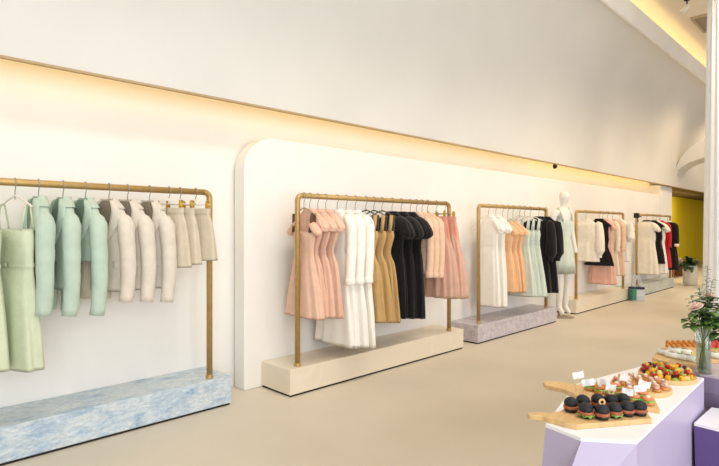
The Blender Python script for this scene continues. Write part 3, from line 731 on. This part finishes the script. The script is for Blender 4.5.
for i, (px, py, rg, lab) in enumerate(sl):
    gr = i in (1, 3)
    if gr not in pg: s = pg[gr] = slider_proto('', gr)
    else: s = copy_tree(pg[gr])
    s.location = onz(px, py, BZ); s.rotation_euler = (0, 0, random.uniform(0, 6)); s['label'] = lab; s.scale = (.93, .93, .93)
for o in list(C.objects):
    if o.parent is None and o.name.startswith('slider') and 'onion ring' in o['label'] and 'behind' not in o['label'] and 'right of' not in o['label']:
        onion(o); o.rotation_euler = (0, 0, 0)

# small sandwiches on the second board
BREAD = mat('golden_bread', '#C98B4B', .6, var=.2, scale=40); SALM = mat('salmon', '#E58A5E', .5, var=.2, scale=50); CREAMC = mat('cream_cheese', '#F3E6D2', .6)
def sandwich(label):
    s = thing('mini_sandwich', label, 'sandwich', (0, 0, 0), 0, 'mini sandwiches on the second board')
    MB().lathe([(.018, 0), (.024, .004), (.024, .012), (.02, .015)], 18).build('bread', BREAD, s)
    MB().lathe([(.016, .013), (.0255, .014), (.023, .017), (.015, .019)], 30, mod=lambda a, i: 1+.13*sin(8*a)).build('lettuce', LETT, s)
    MB().ball((0, 0, .024), .022, .018, .009, 14, 7, lambda a, t: 1+.1*sin(4*a)).build('salmon', SALM, s)
    MB().ball((.003, .002, .033), .009, .009, .006, 10, 6).build('cream', CREAMC, s)
    return s
sw = [(590, 390, 'mini sandwich at the handle end of the second board'), (600, 393, 'mini sandwich in front of the left paper flags'), (612, 395.5, 'mini sandwich just behind the back-row sliders, left of centre'),
      (624, 398.5, 'mini sandwich behind the right of the slider back row'), (635, 402, 'mini sandwich beside the small flag near the board end'), (648, 404.5, 'salmon sandwich at the right end of the second board'),
      (602, 386.5, 'rear mini sandwich under the long flag'), (616, 390, 'rear mini sandwich in the middle of the second board'), (630, 394, 'rear mini sandwich near the round ham board'), (643, 398.5, 'rear mini sandwich at the right end')]
s0 = sandwich('')
for i, (px, py, lab) in enumerate(sw):
    s = s0 if i == 0 else copy_tree(s0)
    s.location = onz(px, py, BZ); s.rotation_euler = (0, 0, random.uniform(0, 6)); s['label'] = lab
# paper flags on picks
PAPER = mat('white_paper', '#F4F4F6', .7, var=.01); PICK = mat('toothpick', '#D8B98A', .6)
def flag(px, pyf, pyb, label, rz=0, w=.052):
    q = onz(px, pyb, BZ+.02); D = depth(q[0], q[1]); zf = H+(HY-pyf)/FOC*D
    f = thing('paper_flag', label, 'paper flag', q, A-PI/2+rz, 'white paper flags in the food'); f.rotation_euler = (.12*sin(px), .22*sin(px*2.3), A-PI/2+rz)
    h = zf-q[2]
    MB().tube([(0, 0, 0), (0, 0, h+.016)], .0013, 6).build('pick', PICK, f)
    mb = MB(); n = 8
    rg = [[(w*i/n, .004*sin(i*.9), h-.014), (w*i/n, .004*sin(i*.9), h+.014), (w*i/n, .004*sin(i*.9)+.0012, h+.014), (w*i/n, .004*sin(i*.9)+.0012, h-.014)] for i in range(n+1)]
    mb.loft(rg).build('paper', PAPER, f, smooth=False)
for a in ((576, 376.5, 391, 'white paper flag highest at the handle end of the second board', .1), (584, 383.5, 393, 'white paper flag just right of the highest flag', -.2),
          (604, 387, 397, 'white paper flag above the centre sliders', .2), (598, 381.5, 389, 'white paper flag leaning behind the centre flag', -.4),
          (621, 391, 400, 'white paper flag standing by the back-row onion ring slider', .1), (636, 389, 402, 'white paper flag at the right end of the sandwiches', 0),
          (618, 377, 384, 'white paper flag at the left of the ham board', .2), (637, 382.5, 388, 'white paper flag in the middle of the ham board', -.2)):
    flag(*a)
# ham canapes
HAM = mat('ham', '#DBA78E', .5, var=.25, scale=50); CHEESE = mat('white_cheese', '#F2E3C6', .5, var=.05)
def canape(label):
    s = thing('ham_canape', label, 'canapé', (0, 0, 0), 0, 'ham canapés')
    MB().lathe([(.017, 0), (.019, .003), (.019, .01), (.016, .012)], 16).build('bread', BREAD, s)
    MB().ball((0, 0, .019), .018, .012, .011, 16, 8, lambda a, t: 1+.16*sin(5*a+2*t)).build('ham', HAM, s)
    MB().ball((.006, 0, .028), .008, .008, .005, 10, 6).build('cheese', CHEESE, s)
    return s
c0 = canape('ham canapé topped with cheese on the round board'); first = True
for ring_, cnt in ((.1, 11), (.055, 6), (0, 1)):
    for i in range(cnt):
        a = 2*PI*i/cnt+ring_*7
        s = c0 if first else copy_tree(c0); first = False
        s.location = (cB[0]+ring_*cos(a), cB[1]+ring_*sin(a), BZ); s.rotation_euler = (0, 0, random.uniform(0, 6))
# fruit
def fruit_proto(kind):
    if kind == 'strawberry_half':
        s = thing(kind, 'red strawberry half in the heap of cut fruit', 'fruit', (0, 0, 0), 0, 'strawberry halves')
        MB().lathe([(.003, 0), (.010, .006), (.013, .016), (.010, .022), (.003, .024)], 14).build('flesh', mat('strawberry', '#B9271F', .35, var=.2, scale=80), s)
        MB().lathe([(.009, .0225), (.004, .0265)], 8, mod=lambda a, i: 1+.3*sin(5*a)).build('calyx', LETT, s)
    elif kind == 'mango_cube':
        s = thing(kind, 'yellow mango cube in the heap of cut fruit', 'fruit', (0, 0, 0), 0, 'mango cubes')
        MB().box(-.011, .011, -.010, .010, 0, .02).build('flesh', mat('mango', '#EDB02E', .4, var=.12, scale=60), s, smooth=False, bevel=.004)
        MB().tube([(0, 0, .018), (0, 0, .034)], .001, 6).build('pick', PICK, s)
    elif kind == 'grape':
        s = thing(kind, 'dark purple grape in the heap of cut fruit', 'fruit', (0, 0, 0), 0, 'dark grapes')
        MB().ball((0, 0, .010), .0095, .0095, .0105, 14, 10).build('berry', mat('grape', '#3A1622', .25, var=.15, scale=60), s)
        MB().tube([(0, 0, .019), (.002, 0, .026)], .001, 6).build('stalk', LETT, s)
    elif kind == 'kiwi_slice':
        s = thing(kind, 'green kiwi slice in the heap of cut fruit', 'fruit', (0, 0, 0), 0, 'kiwi slices')
        MB().lathe([(.014, 0), (.0155, .003), (.014, .007)], 18).build('flesh', mat('kiwi', '#9DB23C', .4, var=.15, scale=60), s)
        MB().lathe([(.004, .0065), (.003, .0085)], 10).build('core', CREAMC, s)
    else:
        s = thing(kind, 'pale melon wedge in the heap of cut fruit', 'fruit', (0, 0, 0), 0, 'melon wedges')
        MB().loft([[(-.014, -.007, 0), (.014, -.007, 0), (.014, .007, 0), (-.014, .007, 0)], [(-.009, -.002, .018), (.009, -.002, .018), (.009, .002, .018), (-.009, .002, .018)]]).build('flesh', mat('melon', '#F0D68A', .4, var=.08), s, smooth=False, bevel=.003)
        MB().box(-.0145, .0145, -.0075, .0075, -.0005, .002).build('rind', LETT, s, smooth=False)
    return s
protos = {}
kinds = ['strawberry_half', 'mango_cube', 'strawberry_half', 'melon_wedge', 'grape', 'kiwi_slice', 'mango_cube']
k_ = 0
for lay, (rr, cnt) in enumerate((((.108, 22)), ((.078, 16)), ((.048, 10)), ((.018, 4)))):
    for i in range(cnt):
        kd = kinds[(k_*3+lay+random.randint(0, 2)) % len(kinds)]; k_ += 1
        if kd not in protos: s = protos[kd] = fruit_proto(kd)
        else: s = copy_tree(protos[kd])
        a = 2*PI*(i+.5*(lay % 2))/cnt
        s.location = (cD[0]+rr*cos(a), cD[1]+rr*sin(a), BZ); s.rotation_euler = (random.uniform(-.2, .2), random.uniform(-.2, .2), random.uniform(0, 6))
for ly, (rr, cnt, dz) in enumerate(((.095, 17, .019), (.06, 11, .023), (.02, 4, .03))):
    for i in range(cnt):
        kd = kinds[random.randrange(len(kinds))]
        if kd not in protos: s = protos[kd] = fruit_proto(kd)
        else: s = copy_tree(protos[kd])
        a = 2*PI*(i+.3)/cnt
        s.location = (cD[0]+rr*cos(a), cD[1]+rr*sin(a), BZ+dz); s.rotation_euler = (random.uniform(-.4, .4), random.uniform(-.4, .4), random.uniform(0, 6))

# boards on the vase table
board('wooden board with white wraps and orange canapés, jutting over the table edge', [(652, 357.5), (656, 352), (664, 346.5), (672, 343.3), (700, 341), (705.5, 341), (706, 366), (700, 366), (668, 362)])
board('wooden board with watermelon and blackberries at the right edge', [(708, 360), (709, 342), (760, 342), (760, 360)])
WRAP = mat('rice_wrap', '#ECEBE2', .5, var=.03); HERB = mat('herb', '#4E7A3C', .5, var=.2, scale=60)
def wrap(label):
    s = thing('rice_wrap_roll', label, 'wrap roll', (0, 0, 0), 0, 'white wrap rolls')
    MB().tube([(-.036, 0, .016), (-.034, 0, .016), (0, 0, .017), (.034, 0, .016), (.036, 0, .016)], [.011, .0155, .0165, .0155, .011], 14).build('wrapper', WRAP, s)
    mb = MB(); leaf(mb, (-.018, -.004, .0335), (1, .2, 0), .036, .006, 0.05); mb.build('herb_leaf', HERB, s)
    for sx in (-1, 1): MB().ball((sx*.036, 0, .016), .003, .009, .009, 10, 6).build('filling', LETT, s)
    return s
w0 = wrap('')
wl = [(664, 355, 'white wrap roll at the left tip of its board'), (672, 358, 'white wrap roll second from the left tip of its board'), (680, 359.5, 'white wrap roll left of the vase, in the front row'),
      (689, 361, 'white wrap roll in the front row touching the vase outline'), (675, 353.5, 'white wrap roll in the back row below the orange canapés'), (685, 354.5, 'white wrap roll in the back row left of the vase'), (714, 358, 'white wrap roll right of the vase')]
for i, (px, py, lab) in enumerate(wl):
    s = w0 if i == 0 else copy_tree(w0)
    s.location = onz(px, py, BZ); s.rotation_euler = (0, 0, A-PI/2-1.05); s['label'] = lab
ORNG = mat('orange_topping', '#DE8A2C', .5, var=.25, scale=70)
def ocan(label):
    s = thing('orange_canape', label, 'canapé', (0, 0, 0), 0, 'orange canapés')
    MB().lathe([(.010, 0), (.012, .003), (.012, .008), (.010, .010)], 14).build('bread', BREAD, s)
    MB().ball((0, 0, .014), .011, .010, .008, 12, 7, lambda a, t: 1+.15*sin(4*a+t)).build('topping', ORNG, s)
    MB().ball((.003, 0, .0215), .003, .003, .002, 8, 5).build('garnish', HERB, s)
    return s
o0 = ocan('orange-topped round canapé on the board behind the wraps'); first = True
for row, y0 in ((0, 347.0), (1, 345.2), (2, 343.6)):
    for i in range(7-row%2):
        s = o0 if first else copy_tree(o0); first = False
        s.location = onz(667.5+(row%2)*2.6+i*5.4, y0, BZ)
def wmelon():
    s = thing('watermelon_slice', 'red watermelon slice at the right picture edge', 'fruit', (0, 0, 0), 0, 'watermelon slices')
    MB().loft([[(-.03, -.01, 0), (.03, -.01, 0), (.03, .01, 0), (-.03, .01, 0)], [(-.016, -.007, .03), (.016, -.007, .03), (.016, .007, .03), (-.016, .007, .03)], [(-.004, -.004, .04), (.004, -.004, .04), (.004, .004, .04), (-.004, .004, .04)]]).build('flesh', mat('watermelon', '#C93A34', .35, var=.1, scale=40), s, smooth=False, bevel=.003)
    MB().box(-.031, .031, -.0105, .0105, -.0005, .004).build('rind', LETT, s, smooth=False)
    return s
m0 = wmelon()
for i, (px, py) in enumerate(((713, 348), (719, 348.2), (716, 346.5), (725, 348))):
    s = m0 if i == 0 else copy_tree(m0)
    s.location = onz(px, py, BZ); s.rotation_euler = (0, 0, A-PI/2+.3*i)
bp = None
for i, (px, py) in enumerate(((712, 344), (716, 343.8), (720, 344), (714, 343), (718, 343.1), (724, 344))):
    if bp is None:
        bp = s = thing('blackberry', 'dark blackberry behind the watermelon slices', 'fruit', (0, 0, 0), 0, 'blackberries')
        MB().ball((0, 0, .016), .014, .014, .017, 24, 16, lambda a, t: 1+.09*sin(8*a)*sin(9*t)).build('berry', mat('blackberry', '#2B1420', .3, var=.2, scale=80), s)
        MB().ball((0, 0, .033), .005, .005, .002, 8, 5).build('calyx', LETT, s)
    else: s = copy_tree(bp)
    s.location = onz(px, py, BZ+.0)
cpos = onz(697.5, 345, BZ)
cd = thing('place_card', 'white folded card standing behind the vase', 'card', cpos, A-PI/2)
MB().loft([[(-.017, -.012, 0), (-.017, -.010, 0), (-.017, 0, .08), (-.017, .010, 0), (-.017, .012, 0), (-.017, 0, .084)], [(.017, -.012, 0), (.017, -.010, 0), (.017, 0, .08), (.017, .010, 0), (.017, .012, 0), (.017, 0, .084)]]).build('card', PAPER, cd, smooth=False)

# ---------------------------------------------------------------- flower vase
VX, VY, _ = onz(703.5, 373, TZ)
VH = .27
def thin_glass(name, tint, lo=.04, hi=.55):
    m = bpy.data.materials.new(name); m.use_nodes = True; nt = m.node_tree; nt.nodes.clear(); L = nt.links
    t = nt.nodes.new('ShaderNodeBsdfTransparent'); t.inputs[0].default_value = lin(tint)
    g = nt.nodes.new('ShaderNodeBsdfGlossy'); g.inputs['Roughness'].default_value = .03
    lw = nt.nodes.new('ShaderNodeLayerWeight'); lw.inputs[0].default_value = .35
    mr = nt.nodes.new('ShaderNodeMapRange'); mr.inputs[3].default_value = lo; mr.inputs[4].default_value = hi
    mx = nt.nodes.new('ShaderNodeMixShader'); o = nt.nodes.new('ShaderNodeOutputMaterial')
    L.new(lw.outputs['Facing'], mr.inputs[0]); L.new(mr.outputs[0], mx.inputs[0]); L.new(t.outputs[0], mx.inputs[1]); L.new(g.outputs[0], mx.inputs[2]); L.new(mx.outputs[0], o.inputs[0])
    return m
GLASS = thin_glass('clear_glass', '#F3F8F6'); WATER = thin_glass('vase_water', '#EAF3EE', .02, .12)
vz = thing('glass_vase', 'clear glass cylinder vase with stems in water on the mauve table', 'vase', (VX, VY, TZ))
MB().lathe([(.034, 0), (.036, .004), (.033, .12), (.035, VH), (.0325, VH), (.0305, .12), (.032, .012), (.012, .010)], 40).build('glass', GLASS, vz)
MB().lathe([(.029, .013), (.029, .15)], 32).build('water', WATER, vz)
rnd = random.Random(3)
def stem(mb, a, tilt, L, r=.0022, z0=.02):
    pts = []
    for i in range(9):
        u = i/8; s_ = -.018+u*u*(.018+tilt)
        pts.append((s_*cos(a), s_*sin(a), z0+L*u))
    mb.tube(pts, r, 6); return pts[-1]
STEM = mat('stem_green', '#55743C', .5, var=.15, scale=40)
VR = (R[0], R[1]); VF = (F[0], F[1])
def cam_ang(rx, rd): return math.atan2(rx*R[1]+rd*F[1], rx*R[0]+rd*F[0])
def flower_thing(name, label, cat, group=None): return thing(name, label, cat, (VX, VY, TZ), 0, group)
# roses
ROSEP = mat('rose_petal', '#F2D6C6', .6, var=.06, scale=30); ROSEB = mat('rose_petal_deep', '#EDB6A0', .6, var=.06, scale=30)
def rose(label, rx, rd, L, size, m):
    k = flower_thing('rose', label, 'flower', 'roses in the vase')
    a = cam_ang(rx, rd); mb = MB(); tip = stem(mb, a, math.hypot(rx, rd), L, .0028); mb.build('stem', STEM, k)
    for ring_, n, op, sz in ((0, 3, .25, .55), (1, 5, .55, .8), (2, 6, .95, 1.0), (3, 7, 1.25, 1.05)):
        for i in range(n):
            b = 2*PI*i/n+ring_*.5; mb = MB(); rows = []
            for u in [j/6 for j in range(7)]:
                rad = size*(.1+.62*sz*sin(min(1.5, op)*u)); zz = size*(.62-.13*ring_)*u-size*.2*max(0, op-.7)*u*u
                hw = .55+.25*sin(PI*u)
                rows.append([(rad*cos(b+t), rad*sin(b+t), zz-.1*size*u*abs(t)**2) for t in [hw*(q/4-1)*1.2 for q in range(9)]])
            lo = [[(p[0]*.96, p[1]*.96, p[2]-.0006) for p in rr] for rr in rows]
            mb.loft([rows[j]+lo[j][::-1] for j in range(7)])
            o = mb.build('petal', m, k); o.location = tip; o.rotation_euler = (.5*sin(A)*-1, .5*-cos(A), 0) if rx < 0 else (0, 0, 0)
    mb = MB()
    for i in range(5):
        b = 2*PI*i/5; leaf(mb, tip, (cos(b)*.9, sin(b)*.9, -.2), size*.7, .005, .2)
    mb.build('sepals', LEAF2, k)
rose('open pale pink rose leaning left out of the vase', -.068, -.05, .325, .05, ROSEP)
rose('smaller blush rose half hidden in the leaves at right', -.0+.075, -.04, .31, .04, ROSEB)
rose('pale rose at the back of the bouquet', .06, .05, .37, .042, ROSEP)
def spray(name, label, rx, rd, L, nl, ll, lw, m, cat='foliage sprig', start=.5, droop=.3, seed_=0):
    k = flower_thing(name, label, cat, 'green sprigs in the vase'); rr = random.Random(seed_)
    a = cam_ang(rx, rd); mb = MB(); pts = []
    tl = math.hypot(rx, rd)
    for i in range(13):
        u = i/12; s_ = -.018+(.03)*min(1, u*2)*1.0+(tl)*max(0, u-.35)**1.3/.57
        pts.append((s_*cos(a), s_*sin(a), .02+L*u))
    mb.tube(pts, [.0022*(1-.5*i/12) for i in range(13)], 6); mb.build('stem', STEM, k)
    lb = MB()
    for i in range(nl):
        u = start+(1-start)*i/max(1, nl-1); j = min(11, int(u*12)); f_ = u*12-j
        p = tuple(pts[j][q]+(pts[min(12, j+1)][q]-pts[j][q])*min(1, f_) for q in range(3))
        b = i*2.4+rr.uniform(-.4, .4); e = rr.uniform(.0, .7)
        leaf(lb, p, (cos(b)*cos(e), sin(b)*cos(e), sin(e)), ll*rr.uniform(.75, 1.15), lw, droop)
    lb.build('leaves', m, k)
spray('leafy_sprig', 'broad-leaved green sprig hanging to the left below the rose', -.085, -.03, .27, 14, .06, .02, LEAF2, seed_=1, start=.78, droop=.4)
spray('leafy_sprig', 'broad-leaved green sprig in the centre front of the bouquet', .01, -.06, .31, 20, .068, .021, LEAF2, seed_=2, start=.68, droop=.4)
spray('leafy_sprig', 'dark leafy sprig spreading to the right of the bouquet', .1, -.03, .33, 24, .075, .022, LEAF, seed_=3, start=.62)
spray('leafy_sprig', 'tall dark leafy sprig at the right behind the roses', .06, .04, .36, 24, .07, .02, LEAF, seed_=4, start=.65)
spray('leafy_sprig', 'low leafy sprig hanging over the right side of the vase', .13, -.05, .28, 20, .07, .023, LEAF2, seed_=9, start=.66, droop=.5)
spray('leafy_sprig', 'dark leafy sprig in the middle behind the pale rose', .02, .03, .34, 22, .065, .02, LEAF, seed_=10, start=.66)
spray('eucalyptus_sprig', 'grey-green eucalyptus sprig above the pale rose', .0, .02, .41, 18, .035, .010, LEAF3, seed_=5, start=.72)
spray('eucalyptus_sprig', 'grey-green eucalyptus sprig reaching up to the left', -.03, .03, .37, 14, .035, .009, LEAF3, seed_=6, start=.76)
spray('thin_sprig', 'thin dark sprig sticking highest above the bouquet', .02, .01, .53, 18, .018, .005, LEAF, seed_=7, start=.72)
spray('thin_sprig', 'thin dark sprig rising at the right of the highest one', .06, .03, .46, 16, .02, .005, LEAF, seed_=8, start=.72)

# ---------------------------------------------------------------- light
def area_light(name, loc, rot, sx, sy, power, col):
    l = bpy.data.lights.new(name, 'AREA'); l.shape = 'RECTANGLE'; l.size = sx; l.size_y = sy; l.energy = power; l.color = col
    o = bpy.data.objects.new(name, l); C.objects.link(o); o.location = loc; o.rotation_euler = rot; return o
def spot(loc, tgt, power, col, size=1.1, blend=.6, rad=.06):
    l = bpy.data.lights.new('shop_or_fill_spot', 'SPOT'); l.energy = power; l.color = col; l.spot_size = size; l.spot_blend = blend; l.shadow_soft_size = rad
    o = bpy.data.objects.new('shop_or_fill_spot', l); C.objects.link(o); o.location = loc
    import mathutils
    d = mathutils.Vector(tgt)-mathutils.Vector(loc); o.rotation_euler = d.to_track_quat('-Z', 'Y').to_euler(); return o
# daylight of the shop front behind the camera
area_light('shopfront_daylight', (-1.5, -5.5, 2.6), (PI/2, 0, -.25), 7, 4.6, 400, (.94, .98, 1.0))
area_light('column_fill', (7.0, -4.5, 2.6), (PI/2, 0, 0), 4, 3.5, 60, (.93, .97, 1.0))  # cool fill added to brighten the column
for i, X in enumerate((.6, 2.2, 3.6, 5.0, 6.6, 8.2, 9.8, 11.4, 13.0, 14.6)):
    w = min(1, max(0, (X-2)/7))
    spot((X-.4, 1.5, 5.1), (X+.1, 4.0, 1.0), 125+30*w, (1, .96-.13*w, .90-.30*w), 1.0, 1.0, .3)
# wide warm spots added to tint the fascia and far floor, no fixtures
for X, Y in ((8.5, 0.9), (12, 1.4), (15, 2.2), (18.5, 2.6)):
    spot((X, Y, 5.0), (X, Y, 0), 120, (1, .76, .48), 2.7, .5, .2)
area_light('recess_light', (18.5, 4.3, 2.55), (.5, 0, 0), 4.5, .2, 60, (1, .9, .6))
spot((2.8, -.6, 5.1), (2.5, .45, .75), 230, (.96, .97, 1), .7, .9, .15)
w = bpy.data.worlds.new('world'); S.world = w; w.use_nodes = True
w.node_tree.nodes['Background'].inputs[0].default_value = (.97, .98, 1, 1); w.node_tree.nodes['Background'].inputs[1].default_value = .58

# ---------------------------------------------------------------- camera
cd = bpy.data.cameras.new('camera'); co = bpy.data.objects.new('camera', cd); C.objects.link(co)
co.location = (0, 0, H); co.rotation_euler = (PI/2, 0, A-PI/2)
cd.sensor_width = 36; cd.lens = 36*FOC/719; cd.shift_y = (HY-233)/719; cd.shift_x = -.5/719
cd.clip_start = .05
S.camera = co
S.view_settings.view_transform = 'Standard'; S.view_settings.look = 'None'; S.view_settings.exposure = .15; S.view_settings.gamma = 1
S.view_settings.use_curve_mapping = False
